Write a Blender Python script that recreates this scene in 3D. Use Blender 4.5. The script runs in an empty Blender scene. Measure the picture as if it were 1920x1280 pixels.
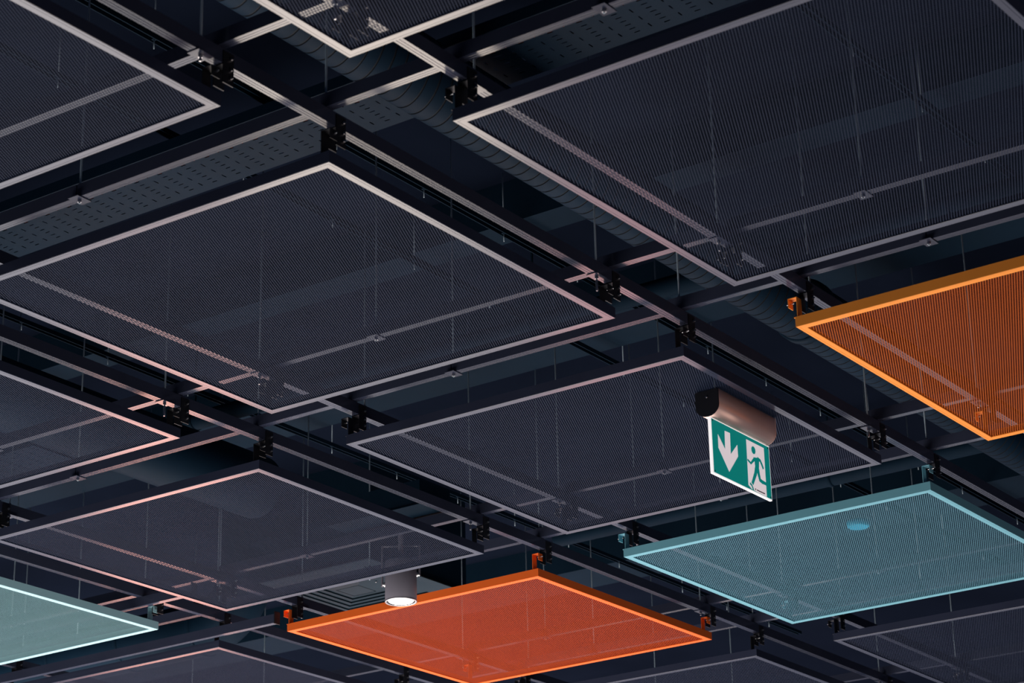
import bpy, math, random
from mathutils import Vector, Matrix

# ------------------------------------------------------------------ camera
CAM = Vector((-3.784765, -3.151974, -2.389865))
YAW, PITCH, ROLL, FPX = 0.6101374, 0.3767972, -0.0228636, 4476.654
PU, PV, S = 1.5516976, 1.5589528, 1.2            # panel pitch and panel side

scn = bpy.context.scene
COL = scn.collection

F = Vector((math.cos(PITCH) * math.cos(YAW), math.cos(PITCH) * math.sin(YAW), math.sin(PITCH)))
R0 = F.cross(Vector((0, 0, 1))).normalized()
U0v = R0.cross(F)
RT = R0 * math.cos(ROLL) + U0v * math.sin(ROLL)
UP = -R0 * math.sin(ROLL) + U0v * math.cos(ROLL)
cam = bpy.data.cameras.new('camera')
cob = bpy.data.objects.new('camera', cam)
COL.objects.link(cob)
M = Matrix((RT, UP, -F)).transposed().to_4x4()
M.translation = CAM
cob.matrix_world = M
cam.sensor_width = 36.0
cam.lens = FPX / 1920 * 36.0
cam.clip_end = 200
cam.dof.use_dof = True
cam.dof.focus_distance = 7.8
cam.dof.aperture_fstop = 8.5
scn.camera = cob

# ------------------------------------------------------------------ view, world, lights
scn.view_settings.view_transform = 'Standard'
scn.view_settings.look = 'None'
scn.view_settings.gamma = 1.0
scn.view_settings.use_curve_mapping = False
scn.view_settings.exposure = 0.0

w = bpy.data.worlds.new('dim_hall')
scn.world = w
w.use_nodes = True
w.node_tree.nodes['Background'].inputs[0].default_value = (0.13, 0.22, 0.50, 1)
w.node_tree.nodes['Background'].inputs[1].default_value = 0.085


def area(name, loc, size, power, color, target=None, sizey=None):
    l = bpy.data.lights.new(name, 'AREA')
    l.energy = power
    l.color = color
    l.size = size
    if sizey:
        l.shape = 'RECTANGLE'
        l.size_y = sizey
    o = bpy.data.objects.new(name, l)
    o.location = loc
    COL.objects.link(o)
    d = (Vector(target) - Vector(loc)) if target else Vector((0, 0, 1))
    o.rotation_euler = d.to_track_quat('-Z', 'Y').to_euler()
    return o


# added area lamps stand in for light thrown up by the unseen hall floor
area('hall_light', (11.0, 7.5, -4.1), 14, 430, (0.98, 0.93, 1.0), None, 13)
area('hall_light_left', (5.2, 10.5, -4.0), 8, 230, (1.0, 0.97, 0.95), None, 11)
area('under_fill_light', (1.1, 3.9, -4.0), 7, 560, (1.0, 0.91, 0.86))  # added fill for the undersides, kept out of what the rims mirror

area('rear_fill_light', (1.5, -4.5, -4.0), 4, 80, (1.0, 0.80, 0.70))  # added fill that brightens the sign housing and the side faces


def reflection_strip(name, az, d0, d1, width, power, color, z=-3.9):
    """added unseen light strip, placed to put a tinted reflection in the glossy rims"""
    a = math.radians(az)
    dm = (d0 + d1) / 2
    o = area(name, (CAM.x + dm * math.cos(a), CAM.y + dm * math.sin(a), z), d1 - d0, power, color, None, width)
    o.rotation_euler = (math.pi, 0, a)
    return o


reflection_strip('warm_reflection_strip', 38.6, 10.6, 13.2, 1.5, 95, (1.0, 0.84, 0.68))  # made-up strips for the warm and pink patches mirrored in the rims
reflection_strip('pink_reflection_strip', 43.6, 16.0, 25.0, 1.15, 190, (1.0, 0.40, 0.28))
reflection_strip('pink_reflection_strip', 32.3, 13.7, 17.0, 0.9, 30, (1.0, 0.38, 0.34))


# ------------------------------------------------------------------ materials
def mat(name, col, rough=0.5, metal=0.0, spec=0.5, var=0.08, scale=6.0, bump=0.0, bscale=120.0,
        emit=None, estr=0.0, stretch=(1, 1, 1)):
    m = bpy.data.materials.new(name)
    m.use_nodes = True
    nt = m.node_tree
    b = nt.nodes['Principled BSDF']
    b.inputs['Roughness'].default_value = rough
    b.inputs['Metallic'].default_value = metal
    b.inputs['Specular IOR Level'].default_value = spec
    tc = nt.nodes.new('ShaderNodeTexCoord')
    mp = nt.nodes.new('ShaderNodeMapping')
    mp.inputs['Scale'].default_value = stretch
    nt.links.new(tc.outputs['Object'], mp.inputs[0])
    n = nt.nodes.new('ShaderNodeTexNoise')
    n.inputs['Scale'].default_value = scale
    n.inputs['Detail'].default_value = 4
    nt.links.new(mp.outputs[0], n.inputs['Vector'])
    r = nt.nodes.new('ShaderNodeValToRGB')
    r.color_ramp.elements[0].position = 0.3
    r.color_ramp.elements[1].position = 0.7
    r.color_ramp.elements[0].color = (*[c * (1 - var) for c in col], 1)
    r.color_ramp.elements[1].color = (*[min(1, c * (1 + var)) for c in col], 1)
    nt.links.new(n.outputs['Fac'], r.inputs[0])
    nt.links.new(r.outputs[0], b.inputs['Base Color'])
    if bump:
        n2 = nt.nodes.new('ShaderNodeTexNoise')
        n2.inputs['Scale'].default_value = bscale
        nt.links.new(mp.outputs[0], n2.inputs['Vector'])
        bp = nt.nodes.new('ShaderNodeBump')
        bp.inputs['Strength'].default_value = bump
        bp.inputs['Distance'].default_value = 0.002
        nt.links.new(n2.outputs['Fac'], bp.inputs['Height'])
        nt.links.new(bp.outputs[0], b.inputs['Normal'])
    if emit:
        b.inputs['Emission Color'].default_value = (*emit, 1)
        b.inputs['Emission Strength'].default_value = estr
    return m


MT = {
    'grey': mat('grey_coated_metal', (0.030, 0.037, 0.066), 0.20, 0.0, 0.55),
    'orange': mat('red_orange_paint', (0.90, 0.150, 0.022), 0.5, 0, 0.15, 0.03),
    'amber': mat('amber_orange_paint', (0.93, 0.32, 0.048), 0.5, 0, 0.15, 0.03),
    'teal': mat('teal_paint', (0.16, 0.42, 0.51), 0.5, 0, 0.2, 0.03),
    'pale': mat('pale_teal_paint', (0.33, 0.58, 0.64), 0.5, 0, 0.35, 0.03),
    'orange_mesh': mat('red_orange_mesh_shaded', (0.50, 0.068, 0.018), 0.6, 0, 0.05, 0.03),  # all mesh colours: frame paint darkened to carry the shade of tilted strands
    'amber_mesh': mat('amber_orange_mesh_shaded', (0.50, 0.110, 0.018), 0.6, 0, 0.05, 0.03),
    'teal_mesh': mat('teal_mesh_shaded', (0.105, 0.25, 0.33), 0.6, 0, 0.05, 0.03),
    'pale_mesh': mat('pale_teal_mesh_shaded', (0.13, 0.25, 0.28), 0.6, 0, 0.05, 0.03),
    'grey_mesh': mat('grey_mesh_shaded', (0.021, 0.030, 0.058), 0.6, 0.0, 0.05),
    'channel': mat('dark_channel_steel', (0.034, 0.041, 0.070), 0.18, 0.0, 0.38),
    'black': mat('black_bracket_steel', (0.012, 0.013, 0.018), 0.5, 0.3),
    'zinc': mat('zinc_plated_steel', (0.55, 0.56, 0.58), 0.28, 1.0),
    'rod': mat('threaded_rod_steel', (0.42, 0.54, 0.62), 0.40, 0.0, bump=0.6, bscale=500),
    'void': mat('navy_slab_paint', (0.0060, 0.0092, 0.0185), 0.9, 0, 0.0, 0.15, 1.5),
    'tray': mat('blue_grey_tray_steel', (0.0035, 0.0160, 0.034), 0.6, 0.0, 0.1),
    'duct': mat('blue_grey_duct_steel', (0.0042, 0.0185, 0.038), 0.6, 0.0, 0.1, 0.1, 3),
    'band': mat('navy_duct_paint', (0.0045, 0.0155, 0.030), 0.7, 0, 0.05),
    'seam': mat('dark_duct_seam', (0.006, 0.010, 0.018), 0.7),
    'diff': mat('diffuser_grey_paint', (0.016, 0.038, 0.056), 0.5, 0.0, 0.1),
    'sgreen': mat('sign_green', (0.002, 0.16, 0.14), 0.5, 0, 0.2, 0.02, emit=(0.0, 0.24, 0.22), estr=0.6),
    'swhite': mat('sign_white', (0.75, 0.75, 0.78), 0.5, 0, 0.3, 0.02, emit=(0.80, 0.74, 0.78), estr=0.62),
    'sedge': mat('sign_edge_acrylic', (0.8, 0.8, 0.82), 0.3, 0, 0.5, 0.01, emit=(0.9, 0.87, 0.88), estr=0.8),
    'sbody': mat('sign_housing_paint', (0.95, 0.68, 0.60), 0.42, 0.45, 0.5, 0.04),
    'lampb': mat('lamp_body_grey', (0.17, 0.165, 0.20), 0.4, 0.0, 0.5, 0.03),
    'lampr': mat('lamp_rim_aluminium', (0.75, 0.75, 0.75), 0.3, 0.9),
    'cyan': mat('cyan_plastic', (0.02, 0.45, 0.70), 0.5, 0, 0.2),
    'glow': mat('lamp_glow', (1, 1, 1), 0.4, emit=(1.0, 0.86, 0.78), estr=9.0),
}


# ------------------------------------------------------------------ mesh helpers
class MB:
    def __init__(s):
        s.v, s.f, s.m, s.sm = [], [], [], []

    def box(s, a, b, mi=0):
        x0, y0, z0 = a
        x1, y1, z1 = b
        n = len(s.v)
        s.v += [(x0, y0, z0), (x1, y0, z0), (x1, y1, z0), (x0, y1, z0), (x0, y0, z1), (x1, y0, z1), (x1, y1, z1), (x0, y1, z1)]
        for q in ((0, 3, 2, 1), (4, 5, 6, 7), (0, 1, 5, 4), (1, 2, 6, 5), (2, 3, 7, 6), (3, 0, 4, 7)):
            s.f.append(tuple(n + k for k in q)); s.m.append(mi); s.sm.append(False)
        return s

    def quad(s, p, mi=0):
        n = len(s.v); s.v += p
        s.f.append(tuple(range(n, n + len(p)))); s.m.append(mi); s.sm.append(False)

    def rev(s, c, axis, prof, n=16, mi=0, smooth=True, cap=True):
        """surface of revolution: prof = [(radius, offset along axis)]"""
        c = Vector(c); ax = Vector(axis).normalized()
        e = ax.orthogonal().normalized(); g = ax.cross(e)
        b0 = len(s.v)
        for r, h in prof:
            for k in range(n):
                a = 2 * math.pi * k / n
                s.v.append(tuple(c + ax * h + (e * math.cos(a) + g * math.sin(a)) * r))
        for i in range(len(prof) - 1):
            for k in range(n):
                k2 = (k + 1) % n
                s.f.append((b0 + i * n + k, b0 + i * n + k2, b0 + (i + 1) * n + k2, b0 + (i + 1) * n + k))
                s.m.append(mi); s.sm.append(smooth)
        if cap:
            s.f.append(tuple(b0 + k for k in reversed(range(n)))); s.m.append(mi); s.sm.append(False)
            e0 = b0 + (len(prof) - 1) * n
            s.f.append(tuple(e0 + k for k in range(n))); s.m.append(mi); s.sm.append(False)
        return s

    def prism(s, pts, axis, a, b, mi=0):
        """pts 2-D outline (convex or not) extruded along axis 'x','y','z' from a to b"""
        def p3(p, t):
            return {'x': (t, p[0], p[1]), 'y': (p[0], t, p[1]), 'z': (p[0], p[1], t)}[axis]
        n0 = len(s.v); n = len(pts)
        s.v += [p3(p, a) for p in pts] + [p3(p, b) for p in pts]
        s.f.append(tuple(n0 + k for k in range(n))); s.m.append(mi); s.sm.append(False)
        s.f.append(tuple(n0 + n + k for k in reversed(range(n)))); s.m.append(mi); s.sm.append(False)
        for k in range(n):
            k2 = (k + 1) % n
            s.f.append((n0 + k2, n0 + k, n0 + n + k, n0 + n + k2)); s.m.append(mi); s.sm.append(False)
        return s

    def mesh(s, name, mats):
        me = bpy.data.meshes.new(name)
        me.from_pydata(s.v, [], s.f)
        for m_ in (mats if isinstance(mats, (list, tuple)) else [mats]):
            me.materials.append(MT[m_])
        me.polygons.foreach_set('material_index', s.m)
        me.polygons.foreach_set('use_smooth', s.sm)
        me.update()
        return me


def ob(name, me, parent=None, loc=(0, 0, 0), rz=0.0):
    o = bpy.data.objects.new(name, me)
    o.location = loc
    o.rotation_euler = (0, 0, rz)
    if parent:
        o.parent = parent
    COL.objects.link(o)
    return o


def tag(o, label, cat, group=None, kind=None):
    o['label'] = label
    o['category'] = cat
    if group:
        o['group'] = group
    if kind:
        o['kind'] = kind
    return o


def thing(name, label, cat, loc=(0, 0, 0), rz=0.0, group=None):
    return tag(ob(name, None, None, loc, rz), label, cat, group)


def struct(name, me, loc=(0, 0, 0)):
    o = ob(name, me, None, loc)
    o['kind'] = 'structure'
    return o


def project(p):
    d = Vector(p) - CAM
    z = d.dot(F)
    return 960 + FPX * d.dot(RT) / z, 640 - FPX * d.dot(UP) / z


def seen(pts, m=0):
    q = [project(p) for p in pts]
    return any(-m < x < 1920 + m and -m < y < 1280 + m for x, y in q)


# ------------------------------------------------------------------ structure: slab above
SLAB = 0.95
struct('ceiling', MB().box((-4, -5, SLAB), (16, 14, SLAB + 0.12)).mesh('ceiling', 'void'))
# downstand beam and soffit strip under the slab
struct('trim_1', MB().box((1.97, -4.9, 0.80), (2.10, 13.9, SLAB)).mesh('downstand', 'band'))
struct('trim_2', MB().box((2.82, -4.9, 0.80), (3.11, 13.9, SLAB)).mesh('downstand', 'band'))
struct('trim_3', MB().box((5.45, -4.9, 0.80), (5.75, 13.9, SLAB)).mesh('downstand', 'band'))

# ------------------------------------------------------------------ panel data
PANELS = {
    (-1, -1): ('grey', 'dark grey mesh ceiling panel cut off by the top edge, left of centre', 'panel cut by the top edge', (-.003, .002, 0)),
    (-1, 0): ('grey', 'dark grey mesh ceiling panel filling the upper left corner', 'upper left corner panel', (-.004, 0, 0)),
    (0, -1): ('grey', 'largest dark grey mesh ceiling panel, filling the upper right', 'large upper right panel', (.003, 0, -.0095)),
    (0, 0): ('grey', 'large dark grey mesh ceiling panel seen whole, left of centre', 'large left-of-centre panel', (-.002, -.007, .0035)),
    (0, 1): ('grey', 'dark grey mesh panel cut by the left edge at mid-height, salmon glint along its rim', 'mid-height left edge panel', (-.014, -.0126, 0)),
    (1, -1): ('amber', 'amber orange mesh ceiling panel cut off by the right edge', 'amber orange panel', (.003, .004, -.0046)),
    (1, 0): ('grey', 'dark grey mesh ceiling panel directly behind the green exit sign', 'panel behind the exit sign', (-.005, 0, .0049)),
    (1, 1): ('grey', 'dark grey mesh ceiling panel just above the cylindrical spotlight', 'panel above the spotlight', (-.003, -.004, .004)),
    (1, 2): ('pale', 'pale teal mesh ceiling panel cut off by the left edge, lower left', 'pale teal panel', (.0247, .0155, 0)),
    (2, 0): ('teal', 'teal blue mesh ceiling panel below the exit sign at the right edge', 'right-hand teal panel', (-.008, -.004, -.0069)),
    (2, 1): ('orange', 'red-orange mesh ceiling panel beside the spotlight at the bottom', 'red-orange panel', (.0076, .0076, -.0097)),
    (2, 2): ('grey', 'grey mesh ceiling panel cut off at the bottom left, below the pale teal one', 'bottom left panel', (.025, .02, 0)),
    (3, 0): ('grey', 'dark grey mesh ceiling panel in the bottom right corner', 'bottom right corner panel', (-.015, -.008, 0)),
    (3, 1): ('grey', 'grey mesh panel barely showing at the bottom edge, right of the red-orange one', 'bottom edge panel', (-.003, -.004, 0)),
}
HF = 0.030       # frame height
WF = 0.0235      # width of the bottom flange
BW = 0.0245      # channel width
ZU, ZV, BH = 0.105, 0.1425, 0.036


def frame_side_mesh(mname):
    """one mitred side along +x (y inward); profile: outer upstand, bottom flange with grooves, inner lip"""
    t = 0.0022
    prof = [(0, HF), (0, 0.0010), (0.0010, 0), (WF * .33, 0), (WF * .35, .0006), (WF * .37, 0), (WF - .0008, 0), (WF, .0008),
            (WF, 0.0032), (t, 0.0032), (t, HF)]
    n = len(prof)
    mb = MB()
    mb.v = [(d, d, z) for d, z in prof] + [(S - d, d, z) for d, z in prof]
    for k in range(n):
        k2 = (k + 1) % n
        mb.f.append((k, n + k, n + k2, k2)); mb.m.append(0); mb.sm.append(False)
    mb.f.append(tuple(range(n))); mb.m.append(0); mb.sm.append(False)
    mb.f.append(tuple(n + k for k in reversed(range(n)))); mb.m.append(0); mb.sm.append(False)
    # centre it on the panel centre
    mb.v = [(x - S / 2, y - S / 2, z) for x, y, z in mb.v]
    return mb.mesh('frame_side', mname)


def mesh_sheet(mname):
    """expanded-metal sheet: two crossing families of fine strands"""
    lwd, swd = 0.0166, 0.00735
    ang = math.atan(swd / lwd)
    sp = swd * math.cos(ang)
    h = S / 2 - 0.004
    mb = MB()
    for fam, z, wd, th in ((1, 0.0036, .00180, .0008), (-1, 0.0038, .0007, .0008)):
        a = ang * fam
        d = Vector((math.cos(a), math.sin(a)))
        nrm = Vector((-d.y, d.x))
        k = int(1.0 / sp)
        for i in range(-k, k + 1):
            o = nrm * (i * sp)
            t0, t1 = -9, 9
            ok = True
            for ax in (0, 1):
                ta, tb = (-h - o[ax]) / d[ax], (h - o[ax]) / d[ax]
                if ta > tb:
                    ta, tb = tb, ta
                t0, t1 = max(t0, ta), min(t1, tb)
            if t1 - t0 < 0.004:
                continue
            p, q, n_ = o + d * t0, o + d * t1, nrm * (wd / 2)
            b = len(mb.v)
            for e in (p, q):
                mb.v += [(e.x - n_.x, e.y - n_.y, z), (e.x + n_.x, e.y + n_.y, z),
                         (e.x + n_.x, e.y + n_.y, z + th), (e.x - n_.x, e.y - n_.y, z + th)]
            for j in range(4):
                j2 = (j + 1) % 4
                mb.f.append((b + j, b + j2, b + 4 + j2, b + 4 + j)); mb.m.append(0); mb.sm.append(False)
    return mb.mesh('mesh_sheet', mname)


def hook_mesh(mname):
    """inverted-U strap; long leg (y-) stands on the frame, short leg (y+) hangs outside, foot bent along x"""
    w_, t = 0.026, 0.0018
    mb = MB()
    zt = 0.088
    mb.box((0, 0, HF - .002), (w_, t, zt))               # long leg
    mb.box((0, t, zt - t), (w_, 0.028, zt))              # top
    mb.box((0, 0.028 - t, zt - 0.026), (w_, 0.028, zt - t))     # short leg
    mb.box((0, 0, HF - .002), (w_, 0.012, HF))           # foot on the frame
    return mb.mesh('hanging_hook', mname)


def hexbolt(r=0.0034, l=0.006, mname='zinc'):
    return MB().rev((0, 0, 0), (0, 1, 0), [(r * .45, -0.012), (r * .45, 0), (r, 0), (r, l), (r * .5, l), (r * .5, l + .004)], 6, 0, False).mesh('bolt', mname)


ME = {}
for c_ in ('grey', 'orange', 'amber', 'teal', 'pale'):
    ME['side', c_] = frame_side_mesh(c_)
    ME['sheet', c_] = mesh_sheet(c_ + '_mesh')
    ME['hook', c_] = hook_mesh(c_ if c_ != 'grey' else 'black')
ME['bolt'] = hexbolt()

CORNER = {'top': (0, 0), 'right': (1, 0), 'left': (0, 1), 'bottom': (1, 1)}

for (i, j), (c_, label, short, (du, dv, ra)) in PANELS.items():
    cx, cy = i * PU + S / 2 + du, j * PV + S / 2 + dv
    t = thing('ceiling_panel', label, 'ceiling panel', (cx, cy, 0), ra, 'suspended mesh ceiling panels')
    for k in range(4):
        s_ = ob('frame_side', ME['side', c_], t, (0, 0, 0), k * math.pi / 2)
    sh = ob('mesh_sheet', ME['sheet', c_], t)
    sh['kind'] = 'stuff'
    for cn, (a, b) in CORNER.items():
        sy = 1 if b == 1 else -1
        # hooks sit on the v-edges, right at the corners
        x = -S / 2 + 0.001 if a == 0 else S / 2 - 0.035
        y = sy * (S / 2 - 0.008) if b else -S / 2 + 0.026
        hk = ob('hanging_hook', ME['hook', c_], t, (x if sy > 0 else x + 0.026, y, 0), 0 if sy > 0 else math.pi)
        ob('bolt', ME['bolt'], hk, (0.013, 0.028, 0.076))

# ------------------------------------------------------------------ channels
def channel_mesh(length, axis):
    w_, g = BW, 0.0006
    pr = [(0, BH), (0, 0), (w_ * .26, 0), (w_ * .30, g), (w_ * .36, g), (w_ * .40, 0), (w_ * .60, 0), (w_ * .64, g), (w_ * .70, g), (w_ * .74, 0),
          (w_, 0), (w_, BH)]
    return MB().prism(pr, axis, 0, length).mesh('channel', 'channel')


UL, VL = 10.6, 10.0
me_u = channel_mesh(UL, 'x')
ucols = {-1: 'amber orange panel', 0: 'right-hand teal panel', 1: 'red-orange panel', 2: 'pale teal panel'}
vrows = {-1: 'panel cut by the top edge', 0: 'large upper right panel', 1: 'panel behind the exit sign', 2: 'red-orange panel', 3: 'bottom right corner panel'}
GU, GV = 'lower channels running down to the right', 'upper channels running up to the right'
for j, nm in ucols.items():
    for far in (0, 1):
        v = j * PV + (-0.003 if not far else S - BW + 0.003)
        side = 'lower left' if far else 'upper right'
        t = thing('strut_channel', f'lower dark channel over the {side} edge of the {nm}', 'channel', (-2.0, v, ZU), 0, GU)
        ob('channel_bar', me_u, t)
# upper channels come in lengths that meet at the joints above the middle of every panel edge
JOINT_V = 0.80
for i, nm in vrows.items():
    for far in (0, 1):
        u = i * PU + (-0.003 if not far else S - BW + 0.003)
        side = 'lower right' if far else 'upper left'
        t = thing('strut_channel', f'upper dark channel over the {side} edge of the {nm}', 'channel', (u, -3.0, ZV), 0, GV)
        cuts = [-3.0] + [k * PV + JOINT_V for k in range(-1, 4)] + [7.0]
        for a, b in zip(cuts, cuts[1:]):
            # profile axis 'y' keeps (x,z) outline
            mb = MB().prism([(p[0], p[1]) for p in [(0, BH), (0, 0), (BW * .26, 0), (BW * .30, .0006), (BW * .36, .0006), (BW * .40, 0), (BW * .60, 0), (BW * .64, .0006), (BW * .70, .0006), (BW * .74, 0), (BW, 0), (BW, BH)]], 'y', a + 3.0 + .0015, b + 3.0 - .0015)
            ob('channel_bar', mb.mesh('channel_bar', 'channel'), t)

for u, z, v0, v1, lab in ((2.662, 0.0685, 2.86, 5.0, 'low extra channel above the tip of the pale teal panel'),
                          (3.073, 0.031, 2.80, 5.4, 'low channel running left from the red-orange panel along the bottom left panel')):
    t = thing('strut_channel', lab, 'channel', (u, v0, z))
    prl = [(0, BH), (0, 0), (BW * .26, 0), (BW * .30, .0006), (BW * .36, .0006), (BW * .40, 0), (BW * .60, 0), (BW * .64, .0006), (BW * .70, .0006), (BW * .74, 0), (BW, 0), (BW, BH)]
    ob('channel_bar', MB().prism(prl, 'y', 0, v1 - v0).mesh('channel_bar', 'channel'), t)
    ob('end_plate', MB().box((-.004, -.003, -.004), (BW + .004, 0, BH + .010)).mesh('end_plate', 'black'), t)

# ------------------------------------------------------------------ corner clamps (channel to hook)
def clamp_meshes():
    pl = MB().box((0, 0, 0), (0.034, 0.0025, 0.078)).mesh('side_plate', 'black')
    br = MB().box((0, 0, 0), (0.034, BW + 0.004, 0.0025)).mesh('saddle', 'black')
    lip = MB().box((0, 0, 0), (0.006, 0.0025, 0.018)).mesh('lip', 'black')
    b = MB().rev((0, 0, 0), (0, -1, 0), [(0.0022, -0.001), (0.0022, 0), (0.0042, 0), (0.0042, 0.004), (0.002, 0.004), (0.0018, 0.008)], 6, 0, False).mesh('bolt', 'zinc')
    return pl, br, lip, b


PLATE, SADDLE, LIP, CBOLT = clamp_meshes()
ROD_T = 0.0025
me_rod = {}
me_nut = MB().rev((0, 0, 0), (0, 0, 1), [(0.0055, 0), (0.0055, 0.006)], 6, 0, False).mesh('nut', 'zinc')
me_wash = MB().box((-0.024, -0.017, 0), (0.024, 0.017, 0.0025)).mesh('washer_plate', 'channel')


def rod(x, y, z0, label, plate_z=None, nuts=(), group='threaded hanger rods', stud=None):
    t = thing('hanger_rod', label, 'rod', (x, y, z0), 0, group)
    L = SLAB - z0
    key = round(L, 4)
    if key not in me_rod:
        mb = MB()
        prof = [(ROD_T * .9, 0)]
        n = 26
        for k in range(n):      # coarse thread only at the lower end
            h = 0.002 + k * 0.0022
            prof += [(ROD_T, h), (ROD_T * .82, h + .0011)]
        prof += [(ROD_T, 0.062), (ROD_T, L)]
        me_rod[key] = mb.rev((0, 0, 0), (0, 0, 1), prof, 8, 0, True).mesh('rod', 'rod')
    ob('threaded_rod', me_rod[key], t)
    if plate_z is not None:
        ob('washer_plate', me_wash, t, (0, 0, plate_z - z0))
    if stud:
        h_ = stud - z0
        ob('stud_end', MB().rev((0, 0, -.001), (0, 0, 1), [(.0026, 0), (.0034, .001), (.0034, h_ - .001), (.003, h_)], 12).mesh('stud_end', 'zinc'), t)
    for z in nuts:
        ob('nut', me_nut, t, (0, 0, z - z0))
    return t


for (i, j), (c_, label, short, off) in PANELS.items():
    for cn, (a, b) in CORNER.items():
        u0, v0 = i * PU + a * S, j * PV + b * S
        if not seen([(u0, v0, 0.03), (u0, v0, 0.2), (u0, v0, .5)], 20):
            continue
        # clamp
        x = u0 + (0.030 if a == 0 else -0.006)
        v = v0 - 0.003 if b == 0 else v0 - BW + 0.003
        zc = ZU + 0.030 - 0.078
        t = thing('channel_clamp', f'black bolted clamp holding the {cn} corner of the {short}', 'clamp', (x, v, zc), 0, 'channel clamps at the panel corners')
        ob('side_plate', PLATE, t, (0, -0.0025, 0))
        ob('side_plate', PLATE, t, (0, BW, 0))
        ob('saddle', SADDLE, t, (0, -0.002, ZU - zc - 0.0027))
        for yy, rz in ((-0.0025, 0), (BW + 0.0025, math.pi)):
            for zz in (0.016, 0.036, 0.063):
                ob('bolt', CBOLT, t, (0.024, yy, zz), rz)
        # rod
        if 3.8 < u0 < 4.64 and 2.9 < v0 < 3.72:
            continue
        if (a, b) != (0, 0):      # through the lower channel, with a shiny stud end below a square washer
            tip = 0.062 + 0.013 * ((i * 7 + j * 3 + b) % 3)
            rod(u0 + (-0.064 if a else 0.074), v0 + (0.009 if b == 0 else -0.009), tip,
                f'threaded rod by the {cn} corner of the {short}', ZU - 0.0026, (ZU - 0.009, ZU + BH + .0005), stud=ZU - .009)
        else:
            rod(u0 + 0.009, v0 + 0.009, ZV + BH - .004,
                f'threaded rod above the {cn} corner of the {short}', None, (ZV + BH,))
    for far in (0, 1):
        u0 = i * PU + (0.009 if not far else S - 0.009)
        v0 = j * PV + JOINT_V
        if not seen([(u0, v0, 0.14), (u0, v0, 0.4)], 20):
            continue
        rod(u0, v0, ZV - 0.012, f'joint rod over the {"lower right" if far else "upper left"} edge of the {short}',
            ZV - 0.0026, (ZV - 0.009, ZV + BH))

# ------------------------------------------------------------------ spiral duct (runs down-right, between slab and channels)
def spiral_duct(r, length, pitch, n=40):
    mb = MB()
    prof = []
    x = 0.0
    while x < length:
        prof += [(r, x), (r, x + .001), (r, x + pitch - .0080), (r, x + pitch - .0065), (r - .0030, x + pitch - .0060), (r - .0030, x + pitch - .0005)]
        x += pitch
    mb.rev((0, 0, 0), (1, 0, 0), prof, n, 0, True, False)
    # slant the rings so that the seam is a helix-like slope
    mb.v = [(px + py * 0.35, py, pz) for px, py, pz in mb.v]
    k = 0
    for fi in range(len(mb.f)):
        ring = (fi // n) % 6
        if ring in (3, 4, 5):
            mb.m[fi] = 1
            mb.sm[fi] = False
    return mb.mesh('spiral_pipe', ['duct', 'seam'])


t = thing('spiral_duct', 'blue-grey spiral-seamed round duct running diagonally down-right behind the channels', 'duct', (-2.5, 0.167, 0.52))
ob('duct_pipe', spiral_duct(0.10, 12.0, 0.046), t)
for xx in (2.05, 5.1, 8.2):
    ob('duct_collar', MB().rev((xx, 0, 0), (1, 0, 0), [(0.1005, 0), (0.107, 0.002), (0.107, 0.034), (0.1005, 0.036)], 40, 0, True, False).mesh('duct_collar', 'duct'), t)

t = thing('round_duct', 'smooth round duct passing above the mid-height left edge panel and the panel above the spotlight', 'duct', (-2.5, 2.53, 0.42))
ob('duct_pipe', MB().rev((0, 0, 0), (1, 0, 0), [(0.12, 0), (0.12, 5.15), (0.117, 5.16)], 40).mesh('duct_pipe', 'duct'), t)
ob('duct_collar', MB().rev((3.4, 0, 0), (1, 0, 0), [(0.121, 0), (0.127, .003), (0.127, .03), (.121, .033)], 40, 0, True, False).mesh('duct_collar', 'duct'), t)

# elbow duct near the pale teal panel
def elbow():
    mb = MB()
    n, seg, r, Rb = 32, 14, 0.125, 0.24
    pts = [(Vector((0, 2.2 - k * 0.11, 0)), Vector((0, -1, 0))) for k in range(20)]
    for k in range(1, seg + 1):
        a = math.pi / 2 * k / seg
        pts.append((Vector((0, 0.11 - math.sin(a) * Rb, Rb - math.cos(a) * Rb)), Vector((0, -math.cos(a), math.sin(a)))))
    pts.append((pts[-1][0] + Vector((0, 0, .5)), Vector((0, 0, 1))))
    for c, d in pts:
        e = Vector((1, 0, 0)); g = d.cross(e)
        for k in range(n):
            a = 2 * math.pi * k / n
            mb.v.append(tuple(c + (e * math.cos(a) + g * math.sin(a)) * r))
    for s_ in range(len(pts) - 1):
        for k in range(n):
            k2 = (k + 1) % n
            mb.f.append((s_ * n + k, s_ * n + k2, (s_ + 1) * n + k2, (s_ + 1) * n + k)); mb.m.append(0); mb.sm.append(True)
    return mb


t = thing('elbow_duct', 'large round duct bending upwards behind the tip of the pale teal panel', 'duct', (4.05, 3.95, 0.42))
m_ = elbow()
ob('duct_pipe', m_.mesh('duct_pipe', 'duct'), t)
for yy in (0.10, 0.55, 1.0, 1.45, 1.9):
    ob('duct_collar', MB().rev((0, yy, 0), (0, 1, 0), [(0.1255, 0), (0.131, .003), (0.131, .022), (.1255, .025)], 32, 0, True, False).mesh('duct_collar', ['duct']), t)

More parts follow.
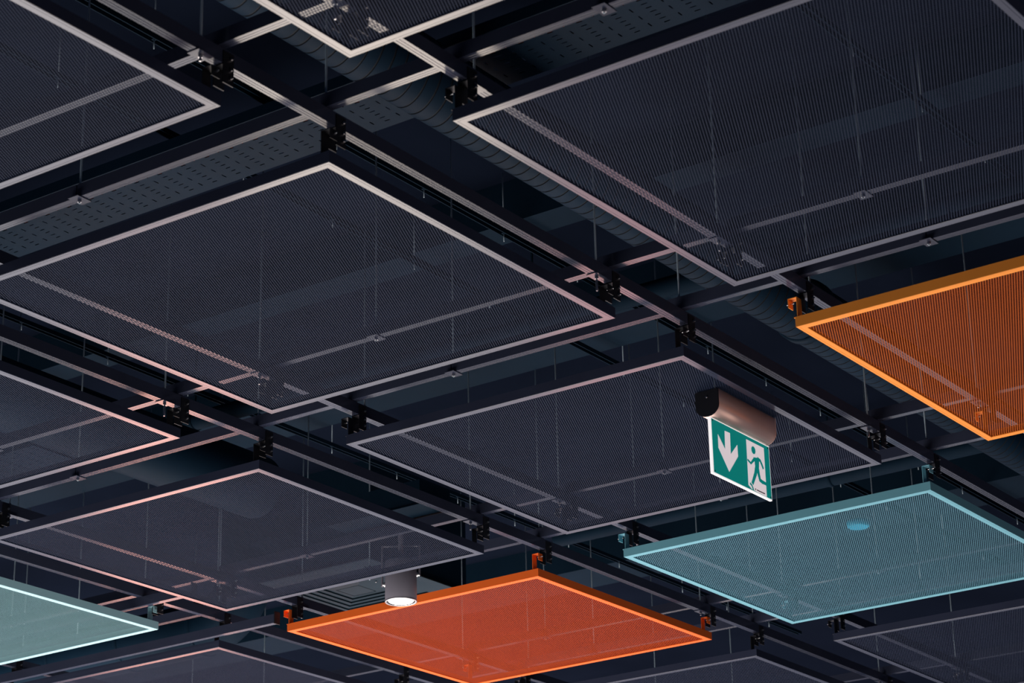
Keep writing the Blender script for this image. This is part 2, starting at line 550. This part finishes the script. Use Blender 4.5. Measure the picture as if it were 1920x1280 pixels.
# thin pipes running up-right
for u, v0, v1, z, r, lab in (
        (2.47, -2.9, 6.5, 0.668, 0.034, 'slim round pipe crossing up-right above the middle channels'),
        (4.60, -2.9, 2.50, 0.668, 0.036, 'slim blue pipe crossing up-right behind the right-hand teal panel and the exit sign panel')):
    t = thing('round_pipe', lab, 'pipe', (u, v0, z))
    L = v1 - v0
    ob('pipe', MB().rev((0, 0, 0), (0, 1, 0), [(r * .8, 0), (r, .006), (r, L - .006), (r * .8, L)], 24).mesh('pipe', 'band'), t)
    k = 0.9
    while k < L:
        ob('pipe_clip', MB().rev((0, k, 0), (0, 1, 0), [(r + .0005, 0), (r + .004, .001), (r + .004, .018), (r + .0005, .019)], 20, 0, True, False)
           .box((-.003, k + .006, r + .002), (.003, k + .012, SLAB - z)).mesh('pipe_clip', 'band'), t)
        k += 1.56

# ------------------------------------------------------------------ perforated cable tray
def tray_mesh(u0, u1, v0, v1):
    mb = MB()
    W_ = u1 - u0
    per = 0.0925
    y = v0
    sw = 0.0044
    rows = []
    while y + per < v1:
        rows += [('v', y, y + per / 2), ('u', y + per / 2, y + per)]
        y += per

    def rect(x0, x1, ya, yb):
        if x1 - x0 > 1e-5 and yb - ya > 1e-5:
            mb.quad([(x0, ya, 0), (x0, yb, 0), (x1, yb, 0), (x1, ya, 0)])
            mb.quad([(x0, ya, .0015), (x1, ya, .0015), (x1, yb, .0015), (x0, yb, .0015)])
    for kind, a, b in rows:
        ym = (a + b) / 2
        if kind == 'v':
            n, sl, sx = 10, 0.018, 0.0225
            hw, hl = sw / 2, sl / 2
        else:
            n, sl, sx = 5, 0.020, 0.045
            hw, hl = sl / 2, sw / 2
        rect(0, W_, a, ym - hl)
        rect(0, W_, ym + hl, b)
        x = 0.0
        st = (W_ - (n - 1) * sx) / 2
        for k in range(n):
            c = st + k * sx
            rect(x, c - hw, ym - hl, ym + hl)
            x = c + hw
        rect(x, W_, ym - hl, ym + hl)
    return mb


t = thing('cable_tray', 'blue-grey perforated cable tray with slotted bottom at upper left', 'cable tray', (0.703, -2.7, 0.66))
ob('tray_bottom', tray_mesh(0.703, 0.974, 0, 7.0).mesh('tray_bottom', 'tray'), t)
for x in (0.0, 0.2695):
    ob('tray_side', MB().box((x, 0, 0.0016), (x + 0.0015, 6.93, 0.034)).mesh('tray_side', 'tray'), t)
for x, r, c, nm in ((0.045, .010, 'black', 'thick black'), (0.105, .007, 'orange', 'orange'), (0.160, .008, 'zinc', 'light grey'), (0.215, .006, 'black', 'thin black')):  # orange and light grey colours stand in for glints in the slots
    tag(ob('cable', MB().rev((0.703 + x, -2.6, 0.663 + r), (0, 1, 0), [(r, 0), (r, 6.7)], 10).mesh('cable', c)),
        nm + ' cable lying inside the perforated cable tray', 'cable', 'cables in the cable tray')
t = thing('cable_tray', 'short end of perforated cable tray at the left edge, lower down', 'cable tray', (1.95, 3.0, 0.50))
ob('tray_bottom', tray_mesh(0, 0.20, 0, 2.4).mesh('tray_bottom', 'tray'), t)
for x in (0.0, 0.1985):
    ob('tray_side', MB().box((x, 0, 0.0016), (x + 0.0015, 2.3, 0.034)).mesh('tray_side', 'tray'), t)

# ------------------------------------------------------------------ slim double rails with drop clips
RZ = 0.735


def rail(v, u0, u1, lab, step=0.42, ph=0.2):
    t = thing('support_rail', lab, 'rail', (u0, v, RZ))
    L = u1 - u0
    for y, z in ((0, 0), (0.020, 0)):
        ob('rail_bar', MB().box((0, y, z), (L, y + .0035, z + 0.016)).mesh('rail_bar', 'band'), t)
    x = ph
    nn = 0
    me_s = MB().box((0, .0035, .004), (.012, .020, .010)).mesh('cross_bar', 'band')
    me_h = MB().rev((0, 0, -.028), (0, 0, 1), [(.0016, 0), (.0016, .030)], 8).mesh('drop_pin', 'rod')
    me_r = MB().rev((0, 0, 0), (0, 0, 1), [(.0018, 0), (.0018, SLAB - RZ)], 8).mesh('support_rod', 'rod')
    while x < L:
        xu = x + u0
        if any(abs(xu - q_) < w_ for q_, w_ in ((2.47, .07), (4.6, .07), (6.6, .07), (0.84, .17), (2.965, .17), (5.60, .17), (2.035, .09))):
            x += 0.07
            continue
        ob('cross_bar', me_s, t, (x, 0, 0))
        ob('drop_pin', me_h, t, (x + .006, .012, .004))
        nn += 1
        if nn % 3 == 0:
            ob('support_rod', me_r, t, (x + .006, .012, .004))
        x += step
    return t


rail(0.844, -2.0, 7.0, 'slim double rail running down-right under the channels beside the exit sign panel')
rail(1.205, -2.0, 7.0, 'slim double rail running down-right above the large left-of-centre panel')
rail(2.59, -2.0, 7.0, 'slim double rail running down-right below the large left-of-centre panel')
rail(-0.63, -2.0, 7.0, 'slim double rail running down-right above the large upper right panel')

# ------------------------------------------------------------------ square air diffuser
t = thing('air_diffuser', 'square stepped ceiling air diffuser behind the spotlight', 'air diffuser', (3.86, 2.96, 0.50))
D_ = 0.72
def ring(a, b, z0, z1):
    mb = MB()
    o = [(a, a), (D_ - a, a), (D_ - a, D_ - a), (a, D_ - a)]
    i_ = [(b, b), (D_ - b, b), (D_ - b, D_ - b), (b, D_ - b)]
    for k in range(4):
        k2 = (k + 1) % 4
        mb.quad([(*o[k], z0), (*i_[k], z1), (*i_[k2], z1), (*o[k2], z0)])
        mb.quad([(*o[k], z0 + .003), (*o[k2], z0 + .003), (*i_[k2], z1 + .003), (*i_[k], z1 + .003)])
        mb.quad([(*i_[k], z1), (*i_[k], z1 + .003), (*i_[k2], z1 + .003), (*i_[k2], z1)])
    return mb
ob('outer_frame', ring(0, .045, 0, 0).mesh('outer_frame', 'diff'), t)
for k in range(6):
    a = .045 + k * .042
    ob('louvre_ring', ring(a, a + .0405, 0.006, 0.0).mesh('louvre_ring', 'diff'), t)
ob('centre_plate', MB().box((.30, .30, 0), (D_ - .30, D_ - .30, .003)).mesh('centre_plate', 'diff'), t)
ob('plenum_box', MB().box((.01, .01, .015), (D_ - .01, D_ - .01, .4502)).mesh('plenum_box', 'band'), t)
for x, y in ((.1, .1), (.1, .62), (.62, .1), (.3, .2), (.2, .34)):
    ob('screw', MB().rev((x, y, 0), (0, 0, -1), [(.004, -.004), (.004, .003), (.002, .005)], 10).mesh('screw', 'zinc'), t)

# round sensor lying on the back of the teal panel
t = thing('round_sensor', 'small bright blue round sensor seen through the right-hand teal panel', 'sensor', (3.325, 0.387, 0.0046))
ob('sensor_body', MB().rev((0, 0, 0), (0, 0, 1), [(.034, 0), (.040, .004), (.040, .020), (.030, .026)], 28).mesh('sensor_body', 'cyan'), t)

# a flat equipment box above the gap left of the red-orange panel
t = thing('junction_box', 'flat dark junction box above the gap between exit sign panel and spotlight panel', 'box', (2.62, 1.74, 0.19))
ob('box_body', MB().box((0, 0, 0), (0.18, 0.42, 0.09)).mesh('box_body', 'band'), t)
ob('box_lid', MB().box((-.004, -.004, -.003), (0.184, 0.424, 0.0)).mesh('box_lid', 'band'), t)

# ------------------------------------------------------------------ exit sign
SX, SY = 1.828, 0.055
t = thing('exit_sign', 'hanging green exit sign with a down arrow and a running figure', 'exit sign', (SX, SY, 0))
LW, HW = 0.336, 0.076
def housing(inset=0.0):
    pts = [(0, 0.0), (0, -0.046)]
    for k in range(1, 12):
        a = math.pi * k / 12
        pts.append((HW / 2 - math.cos(a) * HW / 2, -0.046 - math.sin(a) * 0.032))
    pts += [(HW, -0.046), (HW, 0.0)]
    return pts
hp = housing()
mb = MB().prism(hp, 'x', 0.004, LW - .004)
for k in range(len(mb.f)):
    mb.sm[k] = k >= 2
ob('housing', mb.mesh('housing', 'sbody'), t)
hp2 = [(HW / 2 + (p[0] - HW / 2) * 1.01, p[1] * 1.01) for p in hp]
for x0, x1, cm in ((0, .004, 'black'), (LW - .004, LW, 'sbody')):
    ob('end_cap', MB().prism(hp2, 'x', x0, x1).mesh('end_cap', cm), t)
# plate hangs under the housing; local offsets from (SX, SY)
PX0, PX1, PZ0, PZ1 = 1.8365 - SX, 2.176 - SX, -0.2475, -0.0765
py = 0.090 - SY
ob('sign_plate', MB().box((PX0, py, PZ0), (PX1, py + .008, PZ1)).mesh('sign_plate', 'sedge'), t)
ob('green_face', MB().box((PX0 + .006, py - .0008, PZ0 + .004), (PX1 - .003, py, PZ1 - .004)).mesh('green_face', 'sgreen'), t)
y1 = py - .0008


def flat(name, pts, mname, d=1):
    return ob(name, MB().prism([(x - SX, z) for x, z in pts], 'y', y1 - .0006 * d, y1 - .0006 * (d - 1)).mesh(name, mname), t)


# arrow made from a shaft and a head so that every outline stays clean
flat('down_arrow', [(1.9149, -.0995), (1.9447, -.0985), (1.9425, -.1640), (1.9840, -.1240), (1.9844, -.1600), (1.9285, -.2210),
                    (1.8738, -.1622), (1.8744, -.1209), (1.9120, -.1575)], 'swhite')
flat('door_symbol', [(2.039, -.0915), (2.142, -.0915), (2.1425, -.2430), (2.0890, -.2425), (2.0545, -.2406), (2.0369, -.2330)], 'swhite')


def stroke(pts, w0, w1=None):
    """outline of a tapering stroke"""
    w1 = w1 or w0
    L, R_ = [], []
    n = len(pts)
    for k, p in enumerate(pts):
        a = pts[max(0, k - 1)]; b = pts[min(n - 1, k + 1)]
        d = Vector((b[0] - a[0], b[1] - a[1])).normalized()
        wd = (w0 + (w1 - w0) * k / (n - 1)) / 2
        L.append((p[0] - d.y * wd, p[1] + d.x * wd)); R_.append((p[0] + d.y * wd, p[1] - d.x * wd))
    return L + R_[::-1]


fig = MB()
def addfig(pts):
    fig.prism([(x - SX, z) for x, z in pts], 'y', y1 - .0013, y1 - .0006)
addfig([(2.0775 + math.cos(a * math.pi / 10) * .0118, -.1155 + math.sin(a * math.pi / 10) * .0118) for a in range(20)])
addfig([(2.074, -.1385), (2.104, -.1325), (2.108, -.139), (2.1035, -.169), (2.083, -.172), (2.081, -.150)])
addfig(stroke([(2.082, -.141), (2.071, -.150), (2.0575, -.1615), (2.0385, -.1545)], .010, .006))
addfig(stroke([(2.098, -.1355), (2.114, -.138), (2.123, -.148), (2.131, -.160)], .010, .008))
addfig(stroke([(2.089, -.168), (2.082, -.187), (2.071, -.205), (2.0595, -.2240)], .016, .011))
addfig(stroke([(2.097, -.168), (2.101, -.185), (2.107, -.2005), (2.122, -.2035)], .015, .012))
addfig(stroke([(2.116, -.2030), (2.140, -.2035), (2.1550, -.2095)], .012, .007))
addfig(stroke([(2.0455, -.2255), (2.0560, -.2300), (2.0640, -.2420)], .006, .006))
ob('running_figure', fig.mesh('running_figure', 'sgreen'), t)
# tiny illegible maker's line under the figure: a dot and a row of small strokes
mk = MB()
mk.prism([(2.0765 - SX + math.cos(a) * .0022, -.2365 + math.sin(a) * .0032) for a in [k * math.pi / 4 for k in range(8)]], 'y', y1 - .0013, y1 - .0006)
x = 2.084
random.seed(4)
while x < 2.130:
    wdt = random.choice((.0016, .0024, .003))
    mk.box((x - SX, y1 - .0013, -.2383), (x + wdt - SX, y1 - .0006, -.2352))
    x += wdt + .0009
ob('maker_mark', mk.mesh('maker_mark', 'black'), t)
for x, z in ((PX0 + .011, PZ1 - .009), (PX1 - .009, PZ1 - .009), (PX0 + .011, PZ0 + .009), (PX1 - .009, PZ0 + .009)):
    ob('corner_screw', MB().rev((x, y1, z), (0, -1, 0), [(.0025, 0), (.0025, .0008)], 8).mesh('corner_screw', 'black'), t)
for x in (0.004, LW - .004):
    ob('fixing_screw', MB().rev((x, HW / 2, -.020), (-1 if x < .1 else 1, 0, 0), [(.003, 0), (.003, .006)], 8).mesh('fixing_screw', 'zinc'), t)

# ------------------------------------------------------------------ cylindrical spotlight
LX, LY, LZ = 2.930, 2.066, -0.046
t = thing('spotlight', 'grey cylindrical spotlight with a glowing white face between panels', 'lamp', (LX, LY, LZ))
r = 0.0585
ob('lamp_body', MB().rev((0, 0, 0), (0, 0, 1), [(r - .0015, 0), (r, .0015), (r, .150), (r - .004, .156), (.002, .157)], 48, 0, True, False).mesh('lamp_body', 'lampb'), t)
ob('lamp_rim', MB().rev((0, 0, 0), (0, 0, 1), [(r, .003), (r + .0008, .002), (r + .0004, -.001), (r - .006, -.001), (r - .008, .008)], 48, 0, True, False).mesh('lamp_rim', 'lampr'), t)
ob('baffle', MB().rev((0, 0, 0), (0, 0, 1), [(r - .007, .000), (r - .012, .003), (r - .014, .006)], 48, 0, True, False).mesh('baffle', 'black'), t)
ob('lens', MB().rev((0, 0, 0), (0, 0, 1), [(r - .0125, .0035), (r - .0145, .001), (.02, -.0005), (.0005, -.001)], 48, 0, True, False).mesh('lens', 'glow'), t)
for s_ in (-1, 1):
    kb = MB().rev((s_ * (r - .001) * RT.x, s_ * (r - .001) * RT.y, .085 + .018 * s_), (s_ * RT.x, s_ * RT.y, 0), [(.009, 0), (.009, .004), (.006, .005), (.006, .011), (.004, .012)], 16, 0, False)
    ob('side_knob', kb.mesh('side_knob', 'lampr'), t)
yk = MB()
for s_ in (-1, 1):
    cx_, cy_ = s_ * (r + .010) * RT.x, s_ * (r + .010) * RT.y
    yk.rev((cx_, cy_, .085), (0, 0, 1), [(.004, -.006 + .02 * s_), (.004, .13)], 8, 0, False)
yk.rev((0, 0, .157), (0, 0, 1), [(.010, 0), (.010, .30)], 12)
yk.rev((-(r + .010) * RT.x, -(r + .010) * RT.y, .213), (RT.x, RT.y, 0), [(.004, 0), (.004, 2 * (r + .010))], 8, 0, False)
ob('yoke', yk.mesh('yoke', 'lampb'), t)
sp = bpy.data.lights.new('spotlight_beam', 'SPOT')
sp.energy = 12; sp.color = (1, .86, .75); sp.spot_size = 1.6; sp.spot_blend = .6; sp.shadow_soft_size = .04
so = bpy.data.objects.new('spotlight_beam', sp)
so.location = (LX, LY, LZ - .01)
COL.objects.link(so)
